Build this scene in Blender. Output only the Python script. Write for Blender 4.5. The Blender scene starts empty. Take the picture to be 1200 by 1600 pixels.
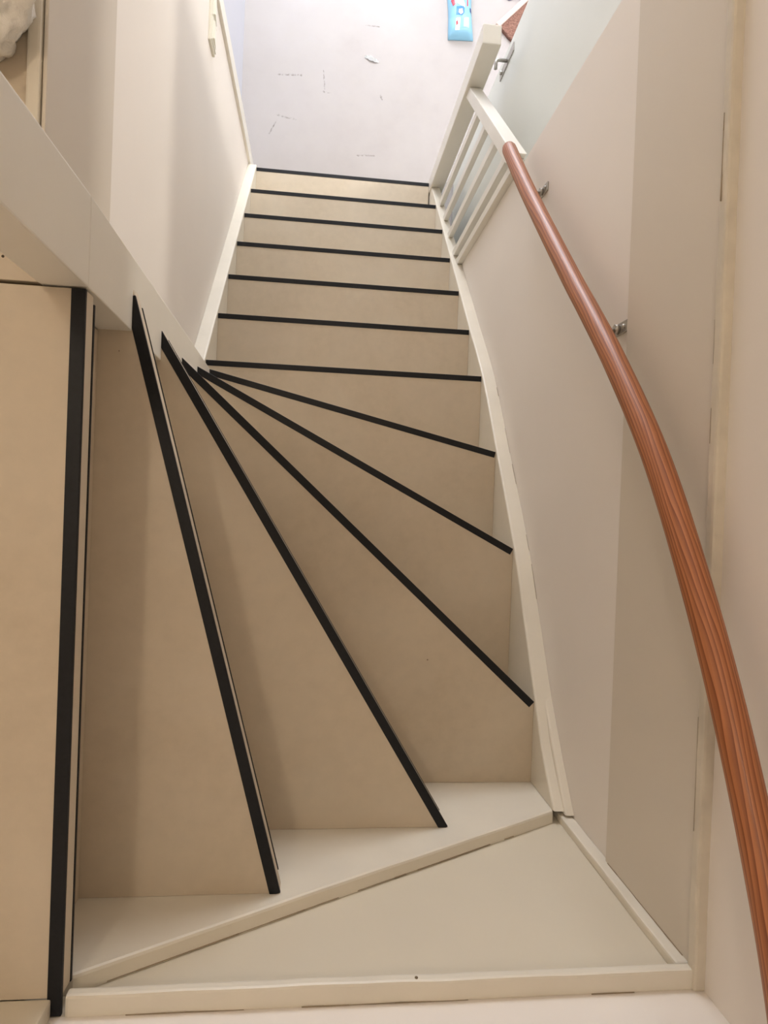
import bpy, bmesh, math, random
from mathutils import Vector, Matrix, noise
random.seed(7)
sc = bpy.context.scene
C = sc.collection

# ------------------------------------------------------------------ camera
cam = bpy.data.cameras.new('camera')
cam.sensor_fit = 'VERTICAL'; cam.sensor_height = 36.0; cam.lens = 36.0 * 1000.0 / 1600.0
cam.clip_start = 0.02
co = bpy.data.objects.new('camera', cam); C.objects.link(co)
co.location = (-0.0180, 0.0652, 0.8181)
co.rotation_mode = 'XYZ'
co.rotation_euler = (-0.01114, -0.10536, 0.03808)
sc.camera = co

# ------------------------------------------------------------------ world, lights, exposure
w = bpy.data.worlds.new('world'); sc.world = w; w.use_nodes = True
w.node_tree.nodes['Background'].inputs[0].default_value = (0.75, 0.85, 1.0, 1)
w.node_tree.nodes['Background'].inputs[1].default_value = 0.4

def light(name, kind, loc, power, col, rot=(0, 0, 0), size=None, size_y=None):
    l = bpy.data.lights.new(name, kind); l.energy = power; l.color = col
    if kind == 'AREA':
        l.shape = 'RECTANGLE'; l.size = size; l.size_y = size_y or size
    elif size:
        l.shadow_soft_size = size
    o = bpy.data.objects.new(name, l); C.objects.link(o); o.location = loc; o.rotation_euler = rot
    return o
# daylight through the hall window (to the right of the open door), then added fill lights
light('hall_window_daylight', 'AREA', (2.56, 2.75, -1.25), 12, (0.93, 0.96, 1.0), (0, math.radians(90), 0), 1.3, 1.2)
light('hall_front_fill', 'AREA', (0.0, 4.54, -1.2), 70, (0.90, 0.94, 1.0), (math.radians(-90), 0, 0), 1.3, 1.3)  # added fill for hall and flight; the far wall is solid
light('upper_left_fill', 'AREA', (-1.94, 1.0, 1.25), 2, (1.0, 0.92, 0.84), (0, math.radians(-90), 0), 1.3, 1.5)  # added ambient fill for the upper storey, no known window
light('upper_front_fill', 'AREA', (-0.2, 2.56, 1.35), 4.5, (1.0, 0.93, 0.86), (math.radians(-90), 0, 0), 1.4, 1.4)  # added fill down the stairwell onto the flight, no known window
LAMP = (-0.66, 0.72, 2.24); LAMP_POWER = 16
HALL_LAMP = (1.40, 2.15, -0.40); HALL_LAMP_POWER = 44

vs = sc.view_settings
vs.view_transform = 'Standard'; vs.look = 'None'; vs.gamma = 1.0; vs.use_curve_mapping = False
vs.exposure = 0.38

# ------------------------------------------------------------------ helpers
def lin(c):
    return tuple(((v / 255) / 12.92 if v / 255 <= 0.04045 else (((v / 255) + 0.055) / 1.055) ** 2.4) for v in c)

class NT:
    def __init__(s, name):
        s.m = bpy.data.materials.new(name); s.m.use_nodes = True
        s.t = s.m.node_tree; s.b = s.t.nodes['Principled BSDF']
    def n(s, typ, **kw):
        o = s.t.nodes.new(typ)
        for k, v in kw.items(): setattr(o, k, v)
        return o
    def l(s, a, b): s.t.links.new(a, b)
    def math(s, op, a, b=None, c=None, clamp=False):
        o = s.n('ShaderNodeMath', operation=op, use_clamp=clamp)
        for i, v in enumerate((a, b, c)):
            if v is None: continue
            if isinstance(v, (int, float)): o.inputs[i].default_value = v
            else: s.l(v, o.inputs[i])
        return o.outputs[0]
    def mix(s, f, a, b):
        o = s.n('ShaderNodeMix', data_type='RGBA')
        for i, v in ((0, f), (6, a), (7, b)):
            if isinstance(v, (int, float)): o.inputs[i].default_value = v
            elif isinstance(v, tuple): o.inputs[i].default_value = v + (1,) if len(v) == 3 else v
            else: s.l(v, o.inputs[i])
        return o.outputs[2]
    def noise(s, vec, scale, detail=3, rough=0.5, dist=0):
        o = s.n('ShaderNodeTexNoise'); s.l(vec, o.inputs['Vector'])
        o.inputs['Scale'].default_value = scale; o.inputs['Detail'].default_value = detail
        o.inputs['Roughness'].default_value = rough; o.inputs['Distortion'].default_value = dist
        return o.outputs[0]
    def pos(s): return s.n('ShaderNodeNewGeometry').outputs['Position']
    def bump(s, h, strength, dist=0.002):
        o = s.n('ShaderNodeBump'); o.inputs['Strength'].default_value = strength; o.inputs['Distance'].default_value = dist
        s.l(h, o.inputs['Height']); s.l(o.outputs[0], s.b.inputs['Normal'])

def paint(name, c, rough=0.45, var=0.05, scale=6, bump=0.15, bscale=90, spec=0.4):
    t = NT(name); P = t.pos()
    n1 = t.noise(P, scale, 4)
    a = lin(c); b = tuple(v * (1 - var * 2) for v in a)
    t.l(t.mix(t.math('MULTIPLY_ADD', n1, 1.6, -0.3, True), b, a), t.b.inputs['Base Color'])
    t.b.inputs['Roughness'].default_value = rough
    t.b.inputs['Specular IOR Level'].default_value = spec
    if bump: t.bump(t.noise(P, bscale, 3), bump, 0.001)
    return t.m

def laminate(name, c):
    t = NT(name); P = t.pos()
    big = t.noise(P, 4.0, 5, 0.6, 0.4); fine = t.noise(P, 38, 4, 0.6)
    a = lin(c); d = (a[0] * 0.86, a[1] * 0.82, a[2] * 0.76); e = (min(1, a[0] * 1.05), a[1] * 1.02, a[2] * 0.98)
    c1 = t.mix(t.math('MULTIPLY_ADD', big, 2.0, -0.5, True), d, a)
    c2 = t.mix(t.math('MULTIPLY_ADD', fine, 1.2, -0.35, True), c1, e)
    # rare tiny dark specks
    v = t.n('ShaderNodeTexVoronoi'); v.inputs['Scale'].default_value = 9; t.l(P, v.inputs['Vector'])
    sp = t.math('LESS_THAN', v.outputs['Distance'], 0.018)
    c3 = t.mix(t.math('MULTIPLY', sp, 0.6), c2, lin((95, 66, 40)))
    t.l(c3, t.b.inputs['Base Color'])
    t.b.inputs['Roughness'].default_value = 0.5; t.b.inputs['Specular IOR Level'].default_value = 0.35
    t.bump(t.noise(P, 60, 4, 0.65), 0.12, 0.0008)
    return t.m

M = {}
M['lam'] = laminate('beige_laminate', (208, 196, 177))
M['wall'] = paint('white_wall_paint', (242, 234, 225), 0.55, 0.025, 2.5, 0.12, 60)
M['fascia'] = paint('grey_cream_board_paint', (222, 212, 197), 0.5, 0.03, 3, 0.1, 60)
M['trim'] = paint('cream_trim_paint', (232, 224, 208), 0.4, 0.05, 9, 0.35, 45)
M['panel'] = paint('greenish_cream_panel_paint', (220, 210, 190), 0.4, 0.03, 4, 0.15, 70)
M['rail_white'] = paint('cream_gloss_joinery_paint', (238, 233, 222), 0.35, 0.03, 7, 0.15, 60)
M['door'] = paint('white_door_paint', (226, 228, 220), 0.35, 0.015, 3, 0.05, 60)
M['hallwall'] = paint('white_hall_paint', (204, 205, 214), 0.5, 0.02, 3, 0.08, 60)
M['ceil'] = paint('ceiling_white', (236, 232, 224), 0.7, 0.02, 3, 0.1, 60)
M['plastic'] = paint('ivory_plastic', (240, 236, 222), 0.3, 0.01, 5, 0)
M['caulk'] = paint('dark_gap', (70, 58, 44), 0.8, 0.1, 20, 0)
M['trimgrey'] = paint('dull_cream_moulding_paint', (222, 212, 194), 0.5, 0.08, 30, 0.5, 40)
M['hairline'] = paint('dirty_hairline', (168, 150, 126), 0.8, 0.1, 30, 0)
M['seam'] = paint('brown_seam_filler', (118, 100, 76), 0.8, 0.1, 30, 0)

t = NT('black_rubber_strip'); P = t.pos()
t.l(t.mix(t.noise(P, 160, 2), lin((13, 14, 17)), lin((25, 26, 30))), t.b.inputs['Base Color'])
t.b.inputs['Roughness'].default_value = 0.5; t.b.inputs['Specular IOR Level'].default_value = 0.3
t.bump(t.noise(P, 300, 2), 0.2, 0.0005); M['black'] = t.m

t = NT('galvanised_steel'); P = t.pos()
t.l(t.mix(t.noise(P, 120, 3), lin((150, 146, 138)), lin((205, 202, 196))), t.b.inputs['Base Color'])
t.b.inputs['Metallic'].default_value = 0.85; t.b.inputs['Roughness'].default_value = 0.35; M['steel'] = t.m

# reddish varnished softwood: u runs along the rail, v around it
t = NT('varnished_red_pine'); uvn = t.n('ShaderNodeUVMap'); uvn.uv_map = 'uv'
mp = t.n('ShaderNodeMapping'); t.l(uvn.outputs[0], mp.inputs[0]); mp.inputs['Scale'].default_value = (0.8, 1.0, 1.0)
warp = t.noise(mp.outputs[0], 2.2, 3, 0.5)
sx = t.n('ShaderNodeSeparateXYZ'); t.l(uvn.outputs[0], sx.inputs[0])
ring = t.math('MULTIPLY_ADD', warp, 6.0, t.math('MULTIPLY', sx.outputs[1], 20.0))
saw = t.math('FRACT', ring)
line = t.math('MULTIPLY', t.math('POWER', saw, 1.5), 1.0)
mp2 = t.n('ShaderNodeMapping'); t.l(uvn.outputs[0], mp2.inputs[0]); mp2.inputs['Scale'].default_value = (6, 90, 1)
fib = t.noise(mp2.outputs[0], 1.0, 4, 0.6)
colr = t.mix(line, lin((190, 122, 76)), lin((120, 62, 32)))
colr = t.mix(t.math('MULTIPLY', t.math('MULTIPLY_ADD', fib, 2.0, -0.7, True), 0.5), colr, lin((116, 62, 34)))
t.l(colr, t.b.inputs['Base Color']); t.b.inputs['Roughness'].default_value = 0.46
t.b.inputs['Coat Weight'].default_value = 0.08; t.b.inputs['Coat Roughness'].default_value = 0.25
t.bump(fib, 0.08, 0.0005); M['wood'] = t.m

# hall vinyl: pale lilac grey with short dark scuffs in fixed floor places
def vinyl():
    t = NT('pale_vinyl_floor'); P = t.pos()
    base = t.mix(t.math('MULTIPLY_ADD', t.noise(P, 2.2, 5, 0.6), 2.0, -0.5, True), lin((172, 164, 161)), lin((186, 181, 180)))
    base = t.mix(t.math('MULTIPLY_ADD', t.noise(P, 14, 4, 0.6), 1.4, -0.4, True), base, lin((182, 176, 172)))
    s = t.n('ShaderNodeSeparateXYZ'); t.l(P, s.inputs[0])
    wob = t.math('MULTIPLY_ADD', t.noise(P, 70, 2), 0.012, -0.006)
    acc = None
    for (x0, y0, x1, y1, wd) in SCUFFS:
        dx, dy = x1 - x0, y1 - y0; L2 = dx * dx + dy * dy
        px = t.math('SUBTRACT', s.outputs[0], x0); py = t.math('SUBTRACT', s.outputs[1], y0)
        h = t.math('DIVIDE', t.math('MULTIPLY_ADD', px, dx, t.math('MULTIPLY', py, dy)), L2, None, True)
        ex = t.math('SUBTRACT', px, t.math('MULTIPLY', h, dx)); ey = t.math('SUBTRACT', py, t.math('MULTIPLY', h, dy))
        d = t.math('ADD', t.math('SQRT', t.math('MULTIPLY_ADD', ex, ex, t.math('MULTIPLY', ey, ey))), wob)
        m = t.math('LESS_THAN', d, wd)
        acc = m if acc is None else t.math('MAXIMUM', acc, m)
    f = t.math('MULTIPLY', acc, t.math('MULTIPLY_ADD', t.noise(P, 75, 2), 3.0, -1.1, True))
    t.l(t.mix(f, base, lin((126, 119, 112))), t.b.inputs['Base Color'])
    t.b.inputs['Roughness'].default_value = 0.42; t.b.inputs['Specular IOR Level'].default_value = 0.35
    t.bump(t.noise(P, 50, 4), 0.08, 0.001)
    return t.m
SCUFFS = [(-.30, 2.31, -.18, 2.32, .004), (-.30, 2.10, -.20, 2.085, .004), (-.065, 2.36, -.055, 2.26, .003),
          (-.06, 2.245, -.03, 2.245, .004), (-.335, 2.0, -.30, 2.07, .003), (.24, 2.26, .25, 2.24, .005),
          (.13, 1.93, .22, 1.935, .0035), (-.40, 1.78, -.37, 1.78, .004), (.50, 1.70, .53, 1.74, .003), (.15, 2.62, .22, 2.62, .003)]
M['vinyl'] = vinyl()

def flat(name, c, rough=0.5, spec=0.4):
    t = NT(name); P = t.pos(); a = lin(c)
    t.l(t.mix(t.noise(P, 25, 2), tuple(v * 0.95 for v in a), a), t.b.inputs['Base Color'])
    t.b.inputs['Roughness'].default_value = rough; t.b.inputs['Specular IOR Level'].default_value = spec
    return t.m

def empty(name, loc):
    o = bpy.data.objects.new(name, None); C.objects.link(o); o.location = loc; o.empty_display_size = 0.1
    return o
def tag(o, label=None, cat=None, group=None, kind=None):
    for k, v in (('label', label), ('category', cat), ('group', group), ('kind', kind)):
        if v: o[k] = v
    return o
def obj(name, bm, mat, parent=None, smooth=False):
    bmesh.ops.recalc_face_normals(bm, faces=bm.faces[:])
    me = bpy.data.meshes.new(name); bm.to_mesh(me); bm.free()
    if mat: me.materials.append(M[mat] if isinstance(mat, str) else mat)
    if smooth:
        for f in me.polygons: f.use_smooth = True
    o = bpy.data.objects.new(name, me); C.objects.link(o)
    if parent is not None:
        o.parent = parent
        o.matrix_parent_inverse = Matrix.Translation(-parent.location)   # meshes are built in world space
    return o
def bev(bm, r, seg=2):
    if r: bmesh.ops.bevel(bm, geom=[e for e in bm.edges if e.calc_face_angle(0) > 0.5], offset=r, segments=seg, affect='EDGES', profile=0.6)
    return bm
def box(lo, hi, r=0.0, seg=2, bm=None):
    b = bmesh.new()
    vs_ = [b.verts.new((x, y, z)) for z in (lo[2], hi[2]) for y in (lo[1], hi[1]) for x in (lo[0], hi[0])]
    for f in ((0, 1, 3, 2), (4, 6, 7, 5), (0, 4, 5, 1), (2, 3, 7, 6), (0, 2, 6, 4), (1, 5, 7, 3)):
        b.faces.new([vs_[i] for i in f])
    bmesh.ops.recalc_face_normals(b, faces=b.faces[:])
    bev(b, r, seg)
    return merge(bm, b)
def merge(bm, b):
    if bm is None: return b
    me = bpy.data.meshes.new('tmp'); b.to_mesh(me); b.free(); bm.from_mesh(me); bpy.data.meshes.remove(me)
    return bm
def prism(poly, axis, lo, hi, r=0.0, seg=2, bm=None):
    """poly in the two remaining axes (x,y / x,z / y,z) extruded along axis"""
    b = bmesh.new()
    def P(p, d):
        return {'z': (p[0], p[1], d), 'y': (p[0], d, p[1]), 'x': (d, p[0], p[1])}[axis]
    A = [b.verts.new(P(p, lo)) for p in poly]; B = [b.verts.new(P(p, hi)) for p in poly]
    n = len(poly)
    b.faces.new(A); b.faces.new(B)
    for i in range(n): b.faces.new((A[i], A[(i + 1) % n], B[(i + 1) % n], B[i]))
    bmesh.ops.recalc_face_normals(b, faces=b.faces[:])
    bev(b, r, seg)
    return merge(bm, b)
def tube(pts, rad, n=14, bm=None, caps=True, uv=False, squash=None):
    b = bmesh.new() if bm is None else bm
    uvl = b.loops.layers.uv.new('uv') if uv else None
    rings = []; pts = [Vector(p) for p in pts]; L = 0; lens = []
    up0 = Vector((0, 0, 1))
    for i, p in enumerate(pts):
        if i: L += (p - pts[i - 1]).length
        lens.append(L)
        d = (pts[min(i + 1, len(pts) - 1)] - pts[max(i - 1, 0)]).normalized()
        s_ = d.cross(up0)
        if s_.length < 1e-3: s_ = d.cross(Vector((1, 0, 0)))
        s_.normalize(); u = s_.cross(d).normalized()
        r = rad[i] if isinstance(rad, (list, tuple)) else rad
        rings.append([b.verts.new(p + (s_ * math.cos(a) + u * math.sin(a) * (squash or 1)) * r)
                      for a in [2 * math.pi * k / n + (math.pi if uv else 0) for k in range(n)]])
    for i in range(len(rings) - 1):
        for k in range(n):
            f = b.faces.new((rings[i][k], rings[i][(k + 1) % n], rings[i + 1][(k + 1) % n], rings[i + 1][k])); f.smooth = True
            if uv:
                for lp, (uu, vv) in zip(f.loops, ((lens[i], k / n), (lens[i], (k + 1) / n), (lens[i + 1], (k + 1) / n), (lens[i + 1], k / n))):
                    lp[uvl].uv = (uu, vv)
    if caps:
        b.faces.new(rings[0]); b.faces.new(rings[-1])
    return b
def struct(name, bm, mat, parent=None, smooth=False):
    o = obj(name, bm, mat, parent, smooth)
    if parent is None: o['kind'] = 'structure'
    return o

def crack(name, pts, parent, r=0.0009, seed=1, fill=0.7):
    # broken dark hairline where paint has cracked along a joint
    rnd = random.Random(seed); b = bmesh.new(); P_ = dens3(pts)
    i = 0
    while i < len(P_) - 2:
        m = rnd.randint(2, 6)
        if rnd.random() < fill: tube(P_[i:i + m + 1], r * rnd.uniform(0.6, 1.2), 5, b)
        i += m
    o_ = obj(name, b, 'hairline', parent); o_['kind'] = 'stuff'
    return o_
def dens3(pts, step=0.012):
    out = []
    for a, b_ in zip(pts, pts[1:]):
        a, b_ = Vector(a), Vector(b_); m = max(1, int((b_ - a).length / step))
        out += [a.lerp(b_, i / m) for i in range(m)]
    return out + [Vector(pts[-1])]

# ------------------------------------------------------------------ dimensions
H = 0.2; G = 0.2027
XL, XR, Y7, YB = -0.372, 0.4945, 0.4967, -0.5516
WL, WR, WB = -0.414, 0.535, -0.577
FL = -2.6
CEIL_DN, CEIL_UP = -0.28, 2.36
def zpitch(y): return -6 * H - (y - Y7) * H / G      # nosing line of the straight flight

# ------------------------------------------------------------------ setting: hall below
struct('floor', box((-0.6, 0.2, FL - 0.05), (2.7, 4.7, FL)), 'vinyl')
o = struct('wall_left', box((WL - 0.1, 0.36, FL), (WL, 1.738, CEIL_DN + 0.02)), 'wall')
struct('wall_hall_left', box((-0.6, 1.738, FL), (-0.483, 4.7, CEIL_DN + 0.02)), 'hallwall')
struct('trim_1', box((WL - 0.09, 1.738, FL), (WL + 0.012, 1.800, CEIL_DN), 0.002), 'rail_white')
o = struct('wall_right', box((WR, WB - 0.1, FL), (WR + 0.09, 1.0655, -0.27)), 'wall')
tm = M['hallwall']
struct('wall_hall_far', prism([(-0.6, FL), (2.7, FL), (2.7, 0.0), (-0.6, 0.0)], 'y', 4.6, 4.7), 'hallwall')
# right hand hall wall with a window opening
b = box((2.6, 0.2, FL), (2.7, 2.1, 0)); box((2.6, 3.4, FL), (2.7, 4.6, 0), bm=b)
box((2.6, 2.1, FL), (2.7, 3.4, -1.95), bm=b); box((2.6, 2.1, -0.55), (2.7, 3.4, 0), bm=b)
struct('wall_hall_right', b, 'hallwall')
wn = struct('window_1', box((2.61, 2.1, -1.95), (2.65, 2.16, -0.55)), 'rail_white')
for lo, hi in (((2.61, 3.34, -1.95), (2.65, 3.4, -0.55)), ((2.61, 2.16, -1.95), (2.65, 3.34, -1.89)), ((2.61, 2.16, -0.61), (2.65, 3.34, -0.55))):
    obj('light_frame', box(lo, hi), 'rail_white', wn)
struct('wall_hall_back', box((WR + 0.09, 0.1, FL), (2.7, 0.2, 0)), 'hallwall')

def light_frame(name, c, axis, w_, h_):
    # plain painted frame added round a fill light on a solid wall, lying in the plane across axis
    parts = []
    for du0, du1, dz0, dz1 in ((-w_, -w_ + 0.05, -h_, h_), (w_ - 0.05, w_, -h_, h_), (-w_ + 0.05, w_ - 0.05, -h_, -h_ + 0.05), (-w_ + 0.05, w_ - 0.05, h_ - 0.05, h_)):
        if axis == 'y': parts.append(((c[0] + du0, c[1] - 0.02, c[2] + dz0), (c[0] + du1, c[1] + 0.02, c[2] + dz1)))
        else: parts.append(((c[0] - 0.02, c[1] + du0, c[2] + dz0), (c[0] + 0.02, c[1] + du1, c[2] + dz1)))
    r_ = struct(name, box(*parts[0]), 'rail_white')
    for q in parts[1:]: obj('light_frame', box(*q), 'rail_white', r_)
light_frame('hall_fill_frame', (0.0, 4.575, -1.2), 'y', 0.70, 0.70)
light_frame('upper_left_fill_frame', (-1.975, 1.0, 1.25), 'x', 0.80, 0.70)
light_frame('upper_front_fill_frame', (-0.2, 2.575, 1.35), 'y', 0.75, 0.75)
# open door standing beside the stairs
dr = struct('door_1', box((0.652, 1.05, FL + 0.008), (0.690, 1.852, -0.585), 0.002), 'door')
pl = obj('handle_plate', box((0.648, 1.785, -1.70), (0.653, 1.818, -1.52), 0.0015), 'steel', dr)
b = tube([(0.652, 1.80, -1.60), (0.615, 1.80, -1.60), (0.608, 1.797, -1.60), (0.605, 1.789, -1.60), (0.605, 1.765, -1.602)], 0.0065, 10)
obj('handle_lever', b, 'steel', dr, True)
obj('key_cylinder', tube([(0.650, 1.80, -1.67), (0.640, 1.80, -1.67)], 0.007, 12), 'steel', dr, True)

# ------------------------------------------------------------------ setting: upper storey
# slab between the storeys, with the stairwell left open
b = box((-2.0, -0.7, CEIL_DN), (-0.37, 0.36, -0.031)); box((-2.0, 0.36, CEIL_DN), (-0.385, 2.6, -0.031), bm=b)
box((-0.385, 2.1, CEIL_DN), (2.7, 4.7, -0.012), bm=b); box((WR + 0.09, 0.1, CEIL_DN), (2.7, 2.1, -0.012), bm=b)
struct('ceiling_hall', b, 'ceil')
fu = struct('floor_upper', box((-2.0, 0.319, -0.03), (-0.3619, 2.6, -0.0125)), 'seam')
obj('panel', box((-2.0, YB - 0.002, -0.012), (-0.901, 0.3205, 0.0), 0.0006, 1), 'lam', fu)
obj('panel', prism([(-2.0, 0.3225), (-0.3618, 0.3225), (-0.3618, 0.4175), (-0.383, 0.4175), (-0.383, 2.6), (-2.0, 2.6)], 'z', -0.012, 0.0, 0.0006, 1), 'lam', fu)
obj('screw_hole', tube([(-0.404, 0.350, -0.002), (-0.404, 0.350, 0.0006)], 0.0017, 10), 'caulk', fu)
obj('screw_hole', tube([(-0.400, 0.548, -0.002), (-0.400, 0.548, 0.0006)], 0.0012, 10), 'caulk', fu)
struct('trim_2', box((-0.3825, 0.418, -0.03), (-0.3670, 2.6, 0.006), 0.003), 'trim')
struct('trim_3', box((-0.3670, 0.418, -0.03), (-0.3655, 2.6, -0.004)), 'seam')
struct('trim_4', box((-0.3655, 0.418, -0.232), (-0.3605, 2.6, 0.001), 0.002), 'fascia')
b = box((WL - 0.1, 0.36, -0.26), (-0.366, 2.1, -0.031)); struct('trim_5', b, 'fascia')
# right: board over the slab edge, moulding at floor level, wall above
struct('trim_6', box((WR - 0.007, WB, -0.290), (WR + 0.05, 2.1, 0.0), 0.002), 'fascia')
def wobbly(lo, hi, axis, n, amp, r=0.004):
    """hand painted moulding: a bevelled bar with slightly uneven edges"""
    b = box(lo, hi, r, 2)
    L = hi[axis] - lo[axis]
    bmesh.ops.bisect_plane
    for k in range(1, n):
        pc = [0, 0, 0]; pc[axis] = lo[axis] + L * k / n; no = [0, 0, 0]; no[axis] = 1
        bmesh.ops.bisect_plane(b, geom=b.verts[:] + b.edges[:] + b.faces[:], plane_co=pc, plane_no=no)
    for v in b.verts:
        q = Vector((v.co.x * 17, v.co.y * 17, v.co.z * 17))
        d = noise.noise_vector(q) * amp; d[axis] = 0
        v.co += d
    return b
struct('trim_7', wobbly((WR - 0.020, WB + 0.0, -0.012), (WR + 0.004, 2.1, 0.006), 1, 50, 0.0016), 'trimgrey')
struct('wall_upper_right', box((WR - 0.004, WB - 0.1, 0.0), (WR + 0.09, 2.6, CEIL_UP)), 'wall')
struct('wall_back', box((-2.0, WB - 0.1, FL), (WR + 0.09, WB, 0.0)), 'panel')
struct('wall_upper_back', box((-2.0, WB - 0.1, 0.0), (WR + 0.09, WB + 0.0005, CEIL_UP)), 'wall')
struct('trim_8', wobbly((-0.303, WB - 0.002, -0.013), (WR - 0.012, -0.549, 0.002), 0, 40, 0.0012), 'trim')
struct('trim_9', wobbly((WR - 0.026, WB - 0.001, -0.50), (WR + 0.0, WB + 0.016, -0.028), 2, 16, 0.0012), 'trim')
crack('paint_crack', [(-0.29, WB + 0.0012, 0.0022), (WR - 0.03, WB + 0.0012, 0.0022)], bpy.data.objects['trim_8'], 0.0006, 9, 0.5)
crack('paint_crack', [(WR - 0.0075, WB + 0.0165, -0.28), (WR - 0.0075, WB + 0.0165, -0.03)], bpy.data.objects['trim_9'], 0.0008, 4, 0.9)
obj('nail_hole', tube([(0.135, -0.5500, -0.004), (0.135, -0.5478, -0.004)], 0.0022, 8), 'seam', bpy.data.objects['trim_8'])
crack('paint_crack', [(WR - 0.0205, 0.50, -0.006), (WR - 0.0205, 0.62, -0.006)], bpy.data.objects['trim_7'], 0.0009, 4, 1.0)
crack('paint_crack', [(WR - 0.0205, -0.4, -0.008), (WR - 0.0205, 0.40, -0.008)], bpy.data.objects['trim_7'], 0.0004, 8, 0.25)
struct('baseboard_back', box((-2.0, WB, 0.0), (-0.319, -0.553, 0.085), 0.003), 'panel')
struct('wall_upper_left', box((-2.1, -0.7, -0.01), (-2.0, 2.7, CEIL_UP)), 'wall')
struct('wall_upper_front', box((-2.0, 2.6, -0.01), (WR + 0.09, 2.7, CEIL_UP)), 'wall')
struct('ceiling', box((-2.1, -0.7, CEIL_UP), (WR + 0.1, 2.7, CEIL_UP + 0.06)), 'ceil')

# ------------------------------------------------------------------ staircase
st = empty('staircase', (0.06, 1.7, FL))
tag(st, 'quarter-turn winder staircase clad in beige laminate with black nosing strips', 'staircase')
# nosing lines: inner end, outer end (plan)
NOS = {13: ((-0.308, 0.318), (-0.308, -0.575)), 12: ((-0.306, 0.375), (-0.053, -0.5505)), 11: ((-0.313, 0.374), (0.258, -0.5505)),
       10: ((-0.317, 0.370), (0.494, -0.368)), 9: ((-0.322, 0.394), (0.494, -0.031)), 8: ((-0.327, 0.429), (0.494, 0.237))}
for k in range(1, 8):
    y = Y7 + (7 - k) * G; NOS[k] = ((XL + 0.0005, y), (XR - 0.0005, y))
NOS[1] = (NOS[1][0], (0.4885, NOS[1][1][1]))
SET = 0.050; TH = 0.030; STRIP = 0.0158
def clip(poly, n, c):
    """keep points with n.p <= c"""
    out = []
    for i in range(len(poly)):
        a, b_ = poly[i], poly[(i + 1) % len(poly)]
        da = n[0] * a[0] + n[1] * a[1] - c; db = n[0] * b_[0] + n[1] * b_[1] - c
        if da <= 0: out.append(a)
        if (da < 0 < db) or (db < 0 < da):
            s_ = da / (da - db); out.append((a[0] + (b_[0] - a[0]) * s_, a[1] + (b_[1] - a[1]) * s_))
    return out
def fwd(k):
    (ax, ay), (bx, by) = NOS[k]; dx, dy = bx - ax, by - ay; L = math.hypot(dx, dy)
    n = (-dy / L, dx / L)                     # pointing downstairs (towards lower steps)
    return n, n[0] * ax + n[1] * ay
def area_bounds(k):
    if k == 1: return [(XL, -1), (0.4885, -1), (0.4885, 3), (XL, 3)]
    if k <= 6: return [(XL, -1), (XR, -1), (XR, 3), (XL, 3)]
    if k == 7: return [(-0.371, 0.2), (XR, 0.2), (XR, 3), (-0.371, 3)]
    return [(-0.36, YB), (XR, YB), (XR, 0.4315), (-0.36, 0.4315)]
def quad_behind(k, d0, d1, e0=0.0, e1=0.0):
    """strip lying d0..d1 behind nosing k"""
    (ax, ay), (bx, by) = NOS[k]; n, c = fwd(k)
    dx, dy = bx - ax, by - ay; L = math.hypot(dx, dy); ux, uy = dx / L, dy / L
    ax += ux * e0; ay += uy * e0; bx -= ux * e1; by -= uy * e1
    return [(ax - n[0] * d0, ay - n[1] * d0), (bx - n[0] * d0, by - n[1] * d0), (bx - n[0] * d1, by - n[1] * d1), (ax - n[0] * d1, ay - n[1] * d1)]
for k in range(1, 14):
    z = (k - 13) * H; n, c = fwd(k)
    if k < 13:
        poly = clip(area_bounds(k), n, c)
        n2, c2 = fwd(k + 1)
        poly = clip(poly, (-n2[0], -n2[1]), -(c2 - SET - 0.004))
    else:
        poly = [(-0.308, -0.5535), (-0.308, 0.318), (-0.9, 0.318), (-0.9, -0.5535)]
    b = prism(poly, 'z', z - TH, z, 0.0008, 1)
    tr = obj('tread' if k < 13 else 'landing_edge', b, 'lam', st)
    q = quad_behind(k, -0.0012, STRIP)
    obj('black_nosing_strip', prism(q, 'z', z - 0.004, z + 0.0014, 0.0006, 1), 'black', tr)
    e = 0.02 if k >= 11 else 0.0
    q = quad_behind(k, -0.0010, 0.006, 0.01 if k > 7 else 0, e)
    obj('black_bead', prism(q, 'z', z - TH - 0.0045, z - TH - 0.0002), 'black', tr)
    zb = z - H if k > 1 else FL
    (ax, ay), (bx, by) = NOS[k]
    q = quad_behind(k, SET, SET + 0.008)
    if k == 13: q = [(x, max(YB, y)) for x, y in q]
    if k in (11, 12): q = [(x, max(YB, y)) for x, y in q]
    obj('riser', prism(q, 'z', zb + 0.0005, z - TH + 0.0005), 'lam', tr)

# outer strings (boards the treads run into)
def spline(pts, n=8):
    out = []
    P_ = [pts[0]] + list(pts) + [pts[-1]]
    for i in range(1, len(P_) - 2):
        for k in range(n):
            t_ = k / n; a, b_, c_, d_ = P_[i - 1], P_[i], P_[i + 1], P_[i + 2]
            out.append(tuple(0.5 * ((2 * b_[j]) + (-a[j] + c_[j]) * t_ + (2 * a[j] - 5 * b_[j] + 4 * c_[j] - d_[j]) * t_ ** 2 + (-a[j] + 3 * b_[j] - 3 * c_[j] + d_[j]) * t_ ** 3) for j in range(len(a))))
    out.append(tuple(pts[-1]))
    return out
ET = 0.010
top = spline([(-0.5516, -0.458), (-0.46, -0.535), (-0.368, -0.6 + ET), (-0.20, -0.7 + ET), (-0.031, -0.8 + ET), (0.237, -1.0 + ET), (0.4967, -1.2 + ET), (0.7, zpitch(0.7) + ET)], 6)
top += [(1.0, zpitch(1.0) + ET), (1.5, zpitch(1.5) + ET), (1.6675, zpitch(1.6675) + ET)]
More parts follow.
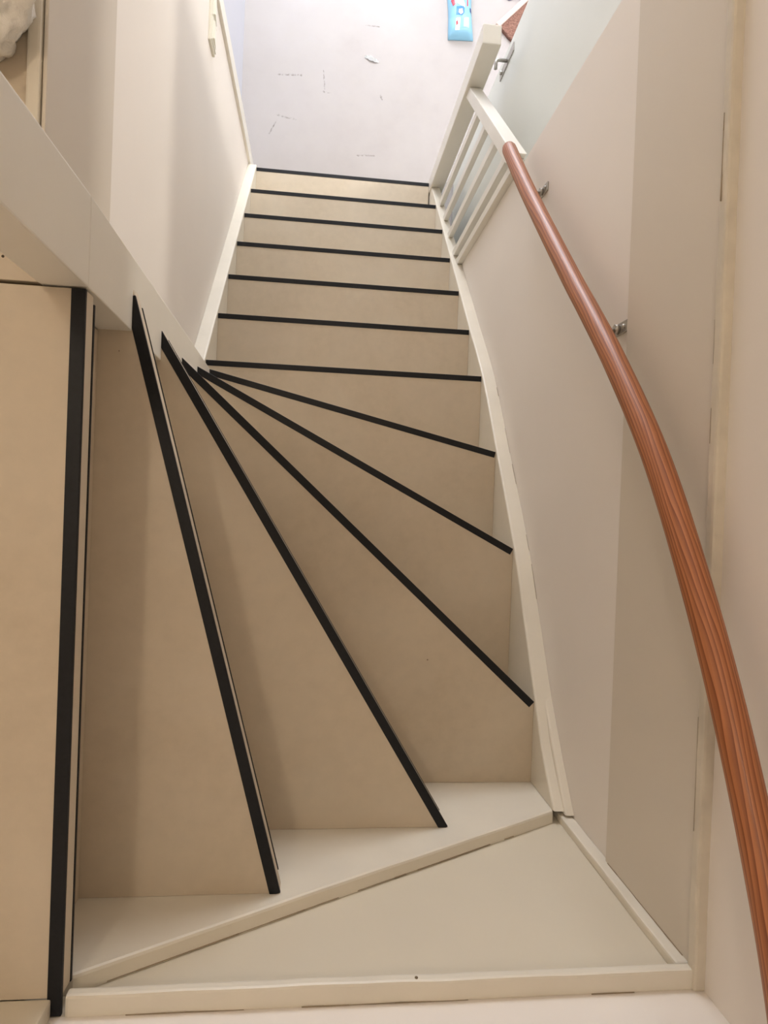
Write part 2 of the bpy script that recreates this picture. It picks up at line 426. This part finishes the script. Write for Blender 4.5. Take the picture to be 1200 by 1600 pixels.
def string_mesh(tops, drop, x0, x1, axis, xf=None):
    """board following a sloping top edge; quads only so that it stays clean. rounded inner top edge"""
    b = bmesh.new(); rows = []
    r = 0.005; sg = 1 if x1 > x0 else -1
    for (u, zt) in tops:
        zl = drop(u, zt)
        jit = noise.noise(Vector((u * 9, zt * 9, 3.1))) * 0.0012
        sec = [(x0, zl), (x0, zt - r + jit), (x0 + sg * r * 0.3, zt - r * 0.3 + jit), (x0 + sg * r, zt + jit), (x1, zt + jit * 0.5 + 0.001), (x1, zl)]
        rows.append([b.verts.new((u, s_, z_) if axis == 'x' else (s_, u, z_)) for s_, z_ in sec])
    for i in range(len(rows) - 1):
        for j in range(6):
            b.faces.new((rows[i][j], rows[i][(j + 1) % 6], rows[i + 1][(j + 1) % 6], rows[i + 1][j]))
    b.faces.new(rows[0]); b.faces.new(rows[-1])
    return b
def drop_r(y, z_): return FL if y > 1.04 else z_ - 0.34
tops_r = []
for (y, z_) in top:
    tops_r.append((y, z_))
# densify
def dens(pts, step=0.04):
    out = []
    for a, b_ in zip(pts, pts[1:]):
        m = max(1, int(math.hypot(b_[0] - a[0], b_[1] - a[1]) / step))
        for i in range(m): out.append((a[0] + (b_[0] - a[0]) * i / m, a[1] + (b_[1] - a[1]) * i / m))
    out.append(pts[-1]); return out
obj('outer_string', string_mesh(dens(tops_r), drop_r, XR, WR - 0.0005, 'y'), 'trim', st)
tl = [(0.36, zpitch(0.36) + ET + 0.004), (1.728, zpitch(1.728) + ET + 0.004), (1.7285, FL + 0.12)]
obj('inner_string', string_mesh(dens(tl[:2]), lambda y, z_: max(FL, z_ - 0.34), XL, WL + 0.0005, 'y'), 'trim', st)
tb = [(-0.360, -0.0355), (-0.3065, -0.0365), (0.02, -0.213), (0.25, -0.333), (0.494, -0.461)]
obj('back_string', string_mesh(dens(tb), lambda x, z_: z_ - 0.36, YB, WB + 0.0005, 'x'), 'trim', st)
# batten lying on the outer string by the corner
bt = dens([(-0.556, -0.448), (-0.46, -0.522), (-0.335, -0.612)])
obj('string_batten', string_mesh(bt, lambda y, z_: z_ - 0.03, WR - 0.019, WR - 0.0006, 'y'), 'trim', st)
crack('paint_crack', [(x, WB + 0.0020, z_ + 0.0012) for x, z_ in [(-0.27, -0.0565)] + tb[2:]], st, 0.0010, 3, 0.75)
crack('paint_crack', [(WR - 0.0016, y, z_ + 0.0014) for y, z_ in top if -0.3 < y < 1.0], st, 0.0006, 5, 0.25)
# newel the winders turn around, in two lengths with a joint at landing level
b = bmesh.new(); rows = []
for z_, xr_ in ((-1.55, -0.332), (-1.0, -0.3255), (-0.6, -0.3165), (-0.2, -0.3085), (-0.0012, -0.3045)):
    rows.append([b.verts.new(v) for v in ((-0.3615, 0.3205, z_), (xr_, 0.3205, z_), (xr_, 0.432, z_), (-0.3615, 0.432, z_))])
for i in range(len(rows) - 1):
    for j in range(4): b.faces.new((rows[i][j], rows[i][(j + 1) % 4], rows[i + 1][(j + 1) % 4], rows[i + 1][j]))
b.faces.new(rows[0]); b.faces.new(rows[-1])
bmesh.ops.recalc_face_normals(b, faces=b.faces[:])
obj('newel_post', bev(b, 0.002, 2), 'rail_white', st)
up = obj('upper_newel_post', box((-0.3615, 0.3200, 0.0), (-0.3040, 0.432, 0.98), 0.0025, 2), 'rail_white', st)
obj('newel_cap', box((-0.369, 0.3125, 0.98), (-0.2965, 0.4395, 1.005), 0.005, 2), 'rail_white', up)

# ------------------------------------------------------------------ balustrade at the foot of the stairs
bl = empty('balustrade', (0.52, 1.7, FL))
tag(bl, 'cream painted balustrade with square newel at the foot of the stairs', 'balustrade')
b = box((0.4895, 1.668, FL), (0.556, 1.737, -1.345), 0.004, 2)
obj('newel_post', b, 'rail_white', bl)
RZ = lambda y: -1.575 + (1.668 - y) * 1.045
poly = [(1.668, RZ(1.668)), (1.094, RZ(1.094)), (1.094, RZ(1.094) - 0.062), (1.668, RZ(1.668) - 0.062)]
obj('top_rail', prism(poly, 'x', 0.5005, 0.5465, 0.003, 2), 'rail_white', bl)
for yb in (1.513, 1.390, 1.262):
    zb = zpitch(yb - 0.014) + ET + 0.0015
    poly = [(yb - 0.014, zb), (yb + 0.014, zb - 0.028), (yb + 0.014, RZ(yb + 0.014) - 0.05), (yb - 0.014, RZ(yb - 0.014) - 0.05)]
    obj('baluster', prism(poly, 'x', 0.509, 0.529, 0.002, 2), 'rail_white', bl)
yb = 1.125
obj('end_slat', prism([(yb - 0.006, zpitch(yb - 0.006) + ET + 0.0015), (yb + 0.022, zpitch(yb + 0.022) + ET + 0.0015), (yb + 0.022, RZ(yb) - 0.06), (yb - 0.006, RZ(yb) - 0.045)], 'x', 0.508, 0.534, 0.002, 2), 'rail_white', bl)
obj('wall_post', prism([(1.066, zpitch(1.066) + ET + 0.0015), (1.0935, zpitch(1.0935) + ET + 0.0015), (1.0935, RZ(1.112) - 0.008), (1.066, RZ(1.08) - 0.010)], 'x', 0.514, 0.546, 0.002, 2), 'rail_white', bl)

# ------------------------------------------------------------------ wooden handrail on the right wall
hr = empty('wall_handrail', (WR, 0.4, -0.4))
tag(hr, 'curved reddish-brown varnished wooden handrail fixed to the right wall', 'handrail')
HX = 0.470
cl = [(1.055, -0.895), (0.86, -0.722), (0.558, -0.437), (0.44, -0.321), (0.317, -0.204), (0.158, -0.070), (-0.008, 0.038), (-0.175, 0.128), (-0.36, 0.207), (-0.50, 0.25)]
pts = [(HX, y, z_) for y, z_ in spline(cl, 8)]
rad = [0.0195] * len(pts)
d0 = (Vector(pts[0]) - Vector(pts[1])).normalized()
head = [tuple(Vector(pts[0]) + d0 * s_) for s_ in (0.016, 0.0145, 0.010)]
pts = head + pts; rad = [0.006, 0.0125, 0.0175] + rad
obj('rail', tube(pts, rad, 20, None, True, True), 'wood', hr)
def zrail(y):
    q = spline(cl, 8)
    for (y0, z0), (y1, z1) in zip(q, q[1:]):
        if y1 <= y <= y0: return z0 + (z1 - z0) * (y0 - y) / (y0 - y1)
for yb, zb in ((0.893, -0.788), (0.414, -0.330)):
    # wall plate with screws, bent arm, saddle under the rail
    ya = yb - 0.030; za = zrail(ya) + 0.002
    a = obj('bracket', box((WR - 0.004, yb - 0.011, zb - 0.030), (WR, yb + 0.011, zb + 0.035), 0.001, 1), 'steel', hr)
    b = tube([(WR - 0.002, yb, zb), (WR - 0.022, yb - 0.004, zb - 0.003), (WR - 0.034, yb - 0.014, zb + 0.002), (HX + 0.010, ya + 0.006, za - 0.026), (HX + 0.003, ya, za - 0.022), (HX + 0.003, ya, za - 0.012)], 0.0055, 10)
    obj('arm', b, 'steel', a, True)
    obj('nut', tube([(WR - 0.004, yb, zb), (WR - 0.012, yb, zb)], 0.0095, 6), 'steel', a)
    obj('saddle', box((HX - 0.003, ya - 0.009, za - 0.024), (HX + 0.011, ya + 0.009, za - 0.020), 0.001, 1), 'steel', a)
    for dz in (0.022, -0.02):
        obj('screw', tube([(WR - 0.003, yb, zb + dz), (WR - 0.0065, yb, zb + dz), (WR - 0.008, yb, zb + dz)], [0.0048, 0.0042, 0.002], 10), 'steel', a, True)

# ------------------------------------------------------------------ light switch on the left wall
sw = empty('light_switch', (WL, 1.60, -1.35))
tag(sw, 'double ivory plastic light switch on the left wall above the stair foot', 'light switch')
obj('cover_plate', box((WL - 0.001, 1.530, -1.362), (WL + 0.009, 1.692, -1.276), 0.003, 2), 'plastic', sw)
for y0 in (1.536, 1.613):
    obj('inner_frame', box((WL + 0.008, y0, -1.356), (WL + 0.0125, y0 + 0.073, -1.282), 0.002, 2), 'plastic', sw)
    poly = [(WL + 0.012, -1.348), (WL + 0.0135, -1.346), (WL + 0.0185, -1.294), (WL + 0.012, -1.290)]
    obj('rocker', prism(poly, 'y', y0 + 0.008, y0 + 0.065, 0.001, 1), 'plastic', sw)

# ------------------------------------------------------------------ packet of wipes on the hall floor
M['blue'] = flat('light_blue_film', (146, 200, 228), 0.3)
M['blue_dark'] = flat('mid_blue_print', (78, 140, 205), 0.35)
M['pwhite'] = flat('white_print', (236, 242, 246), 0.35)
M['wash'] = flat('pale_blue_print', (190, 226, 240), 0.35)
M['red'] = flat('red_print', (196, 70, 84), 0.35)
M['navy'] = flat('navy_print', (58, 66, 128), 0.35)
M['skin'] = flat('pale_pink_print', (240, 206, 200), 0.35)
wp = empty('wipes_packet', (0.655, 2.72, FL))
wp.rotation_euler = (0, 0, 0)
tag(wp, 'light blue plastic packet of wipes lying on the pale hall floor', 'packet')
def wpz(u, v):
    e = max(0.0, 1 - abs(u) ** 4) * max(0.0, 1 - abs(v) ** 6)
    return 0.006 + 0.048 * e ** 0.6 + 0.004 * noise.noise(Vector((u * 3, v * 4, 0.3))) * e
PC = Vector((0.652, 2.735)); PA = math.radians(4); PW, PL = 0.066, 0.140
def wpt(u, v, dz=0.0, bottom=False):
    pinch = 1 - 0.04 * math.cos(v * math.pi) 
    x, y = u * PW * pinch, v * PL
    return (PC.x + x * math.cos(PA) - y * math.sin(PA), PC.y + x * math.sin(PA) + y * math.cos(PA), FL + (0.001 if bottom else wpz(u, v) + dz))
b = bmesh.new(); nu, nv = 16, 30
grid = [[b.verts.new(wpt(-1 + 2 * i / nu, -1 + 2 * j / nv)) for i in range(nu + 1)] for j in range(nv + 1)]
gb = [[b.verts.new(wpt(-1 + 2 * i / nu, -1 + 2 * j / nv, 0, True)) for i in range(nu + 1)] for j in range(nv + 1)]
for j in range(nv):
    for i in range(nu):
        b.faces.new((grid[j][i], grid[j][i + 1], grid[j + 1][i + 1], grid[j + 1][i]))
        b.faces.new((gb[j][i], gb[j + 1][i], gb[j + 1][i + 1], gb[j][i + 1]))
for i in range(nu):
    b.faces.new((grid[0][i], gb[0][i], gb[0][i + 1], grid[0][i + 1])); b.faces.new((grid[nv][i], grid[nv][i + 1], gb[nv][i + 1], gb[nv][i]))
for j in range(nv):
    b.faces.new((grid[j][0], grid[j + 1][0], gb[j + 1][0], gb[j][0])); b.faces.new((grid[j][nu], gb[j][nu], gb[j + 1][nu], grid[j + 1][nu]))
body = obj('film_body', b, 'blue', wp, True)
def patch(name, poly, mat, dz=0.0012, parent=None):
    """a printed shape following the packet's upper side"""
    b = bmesh.new(); us = [p[0] for p in poly]; vs2 = [p[1] for p in poly]
    cx, cy = sum(us) / len(us), sum(vs2) / len(vs2); rings = []
    for s_ in (1.0, 0.66, 0.33):
        rg = []
        for i, p in enumerate(poly):
            q = poly[(i + 1) % len(poly)]
            for k in range(3):
                u = p[0] + (q[0] - p[0]) * k / 3; v = p[1] + (q[1] - p[1]) * k / 3
                rg.append(b.verts.new(wpt(cx + (u - cx) * s_, cy + (v - cy) * s_, dz)))
        rings.append(rg)
    cv = b.verts.new(wpt(cx, cy, dz)); n = len(rings[0])
    for r0, r1 in zip(rings, rings[1:]):
        for i in range(n): b.faces.new((r0[i], r0[(i + 1) % n], r1[(i + 1) % n], r1[i]))
    for i in range(n): b.faces.new((rings[-1][i], rings[-1][(i + 1) % n], cv))
    return obj(name, b, mat, parent or wp)
patch('white_swoosh', [(-0.75, 0.45), (-0.2, 0.55), (0.3, 0.12), (0.25, -0.02), (-0.3, 0.12)], 'pwhite')
patch('opening_label', [(-0.45, 0.02), (0.25, 0.05), (0.2, -0.2), (0.0, -0.3), (-0.5, -0.3)], 'blue_dark', 0.0014)
patch('printed_picture', [(-0.25, -0.08), (0.05, -0.05), (0.1, -0.2), (-0.1, -0.28), (-0.3, -0.22)], 'skin', 0.0022)
patch('printed_lettering', [(-0.85, 0.30), (-0.62, 0.34), (-0.52, 0.10), (-0.72, 0.04)], 'red', 0.0022)
patch('printed_lettering', [(0.45, 0.30), (0.55, 0.30), (0.55, 0.05), (0.45, 0.05)], 'red', 0.0018)
patch('printed_lettering', [(0.7, 0.0), (0.82, 0.02), (0.86, -0.16), (0.72, -0.14)], 'navy', 0.0018)
patch('printed_lettering', [(-0.65, 0.82), (-0.5, 0.84), (-0.48, 0.68), (-0.66, 0.68)], 'navy', 0.0018)
patch('white_wash', [(0.35, 0.75), (0.75, 0.7), (0.7, 0.35), (0.4, 0.4)], 'pwhite', 0.0012)
patch('white_wash', [(0.15, -0.4), (0.6, -0.35), (0.55, -0.75), (0.1, -0.72)], 'wash', 0.0012)
patch('printed_spot', [(-0.5, -0.55), (-0.38, -0.5), (-0.34, -0.62), (-0.46, -0.68)], 'red', 0.0018)
patch('printed_footer', [(-0.5, -0.42), (-0.15, -0.4), (-0.2, -0.82), (-0.55, -0.82)], 'pwhite', 0.0012)

# ------------------------------------------------------------------ brown mat, lavender cloth, scrap of paper in the hall
t = NT('brown_speckled_pile'); P = t.pos()
v = t.noise(P, 130, 3, 0.7); v2 = t.noise(P, 30, 3)
cc = t.mix(t.math('MULTIPLY_ADD', v, 3, -1, True), lin((100, 66, 54)), lin((168, 126, 110)))
t.l(t.mix(t.math('MULTIPLY', v2, 0.4), cc, lin((116, 80, 68))), t.b.inputs['Base Color']); t.b.inputs['Roughness'].default_value = 0.9
t.bump(v, 0.8, 0.004); M['brown'] = t.m
M['pinkish'] = flat('pale_pink_edging', (226, 200, 188), 0.6)
M['lav'] = flat('lavender_fabric', (176, 172, 226), 0.8)
M['paper'] = flat('white_paper', (250, 250, 248), 0.6)
mt = empty('floor_mat', (0.95, 2.7, FL))
tag(mt, 'brown speckled mat with a pale edge strip on the hall floor behind the open door', 'mat')
ang = math.atan2(0.136, 0.130)
def mp_(s_, d_):   # along the pale strip, then across towards the stairs' right
    ox, oy = 0.852, 2.700
    return (ox + s_ * math.cos(ang) + d_ * math.sin(ang), oy + s_ * math.sin(ang) - d_ * math.cos(ang))
obj('pile', prism([mp_(0, 0.028), mp_(0.30, 0.028), mp_(0.30, 0.30), mp_(0.02, 0.30), mp_(-0.0, 0.10)], 'z', FL, FL + 0.022, 0.003, 1), 'brown', mt)
obj('edge_strip', prism([mp_(-0.005, 0.0), mp_(0.30, 0.0), mp_(0.30, 0.028), mp_(-0.005, 0.028)], 'z', FL, FL + 0.026, 0.003, 1), 'pinkish', mt)
b = bmesh.new(); nn = 14
cg = [[b.verts.new((0.86 + 0.20 * i / nn, 2.852 + 0.16 * j / nn + 0.012 * math.sin(i * 1.1), FL + 0.004 + 0.018 * (noise.noise(Vector((i * 0.5, j * 0.6, 1.2))) + 0.9) * min(1, min(i, nn - i, j, nn - j) / 2))) for i in range(nn + 1)] for j in range(nn + 1)]
for j in range(nn):
    for i in range(nn): b.faces.new((cg[j][i], cg[j][i + 1], cg[j + 1][i + 1], cg[j + 1][i]))
bmesh.ops.solidify(b, geom=b.faces[:], thickness=0.003)
tag(obj('folded_cloth', b, 'lav', None, True), 'lavender cloth on the hall floor just beyond the brown mat', 'cloth')
b = bmesh.new(); n = 9; r0 = []; r1 = []
for i in range(n):
    s_ = i / (n - 1); x = 0.150 + 0.075 * s_; y = 2.455 - 0.024 * s_
    wd = 0.011 * math.sin(math.pi * (0.12 + 0.8 * s_)) * (1 + 0.25 * math.sin(i * 2.3)); zz = FL + 0.003 + 0.006 * math.sin(s_ * 3.1)
    r0.append(b.verts.new((x + wd * 0.3, y + wd, zz))); r1.append(b.verts.new((x - wd * 0.3, y - wd, zz - 0.002)))
for i in range(n - 1): b.faces.new((r0[i], r0[i + 1], r1[i + 1], r1[i]))
bmesh.ops.solidify(b, geom=b.faces[:], thickness=0.0015)
tag(obj('paper_scrap', b, 'paper', None, True), 'small white curled paper scrap on the middle of the hall floor', 'paper scrap')

# ------------------------------------------------------------------ crumpled white bag on the upper floor
t = NT('white_plastic_film'); P = t.pos()
t.l(t.mix(t.noise(P, 30, 3), lin((226, 220, 208)), lin((246, 243, 236))), t.b.inputs['Base Color'])
t.b.inputs['Roughness'].default_value = 0.4; t.b.inputs['Subsurface Weight'].default_value = 0.0
t.bump(t.noise(P, 55, 4, 0.6, 1.5), 0.6, 0.004); M['bagfilm'] = t.m
b = bmesh.new(); bmesh.ops.create_icosphere(b, subdivisions=5, radius=1.0)
for v in b.verts:
    d = v.co.normalized()
    cr = 1 - abs(noise.noise(d * 2.1 + Vector((3, 1, 7)))) * 0.9
    cr2 = 1 - abs(noise.noise(d * 5.3 + Vector((1, 9, 2)))) * 1.1
    r = 0.74 + 0.26 * cr * 0.8 + 0.14 * cr2 + 0.16 * noise.noise(d * 1.4 + Vector((5, 5, 1)))
    p = d * r
    p = Vector((p.x * 0.085, p.y * 0.080, p.z * 0.062))
    p.z = max(p.z, -0.045)
    v.co = p + Vector((-0.448, 0.640, 0.046))
bag = obj('plastic_bag', b, 'bagfilm', None, True)
tag(bag, 'crumpled white plastic bag on the upper floor by the stairwell edge', 'bag')

# ------------------------------------------------------------------ ceiling lamp upstairs (lights the landing)
obj('lamp_base', tube([(LAMP[0], LAMP[1], CEIL_UP), (LAMP[0], LAMP[1], CEIL_UP - 0.03)], 0.06, 24), 'rail_white', bpy.data.objects['ceiling'], True)
light('lamp_bulb', 'POINT', (LAMP[0], LAMP[1], LAMP[2]), LAMP_POWER, (1.0, 0.85, 0.68), size=0.08)

# ------------------------------------------------------------------ hall lamp, on the hall ceiling beyond the open door
obj('lamp_base', tube([(HALL_LAMP[0], HALL_LAMP[1], CEIL_DN), (HALL_LAMP[0], HALL_LAMP[1], CEIL_DN - 0.02)], 0.05, 24), 'rail_white', bpy.data.objects['ceiling_hall'], True)
light('hall_lamp_bulb', 'POINT', HALL_LAMP, HALL_LAMP_POWER, (1.0, 0.95, 0.88), size=0.045)
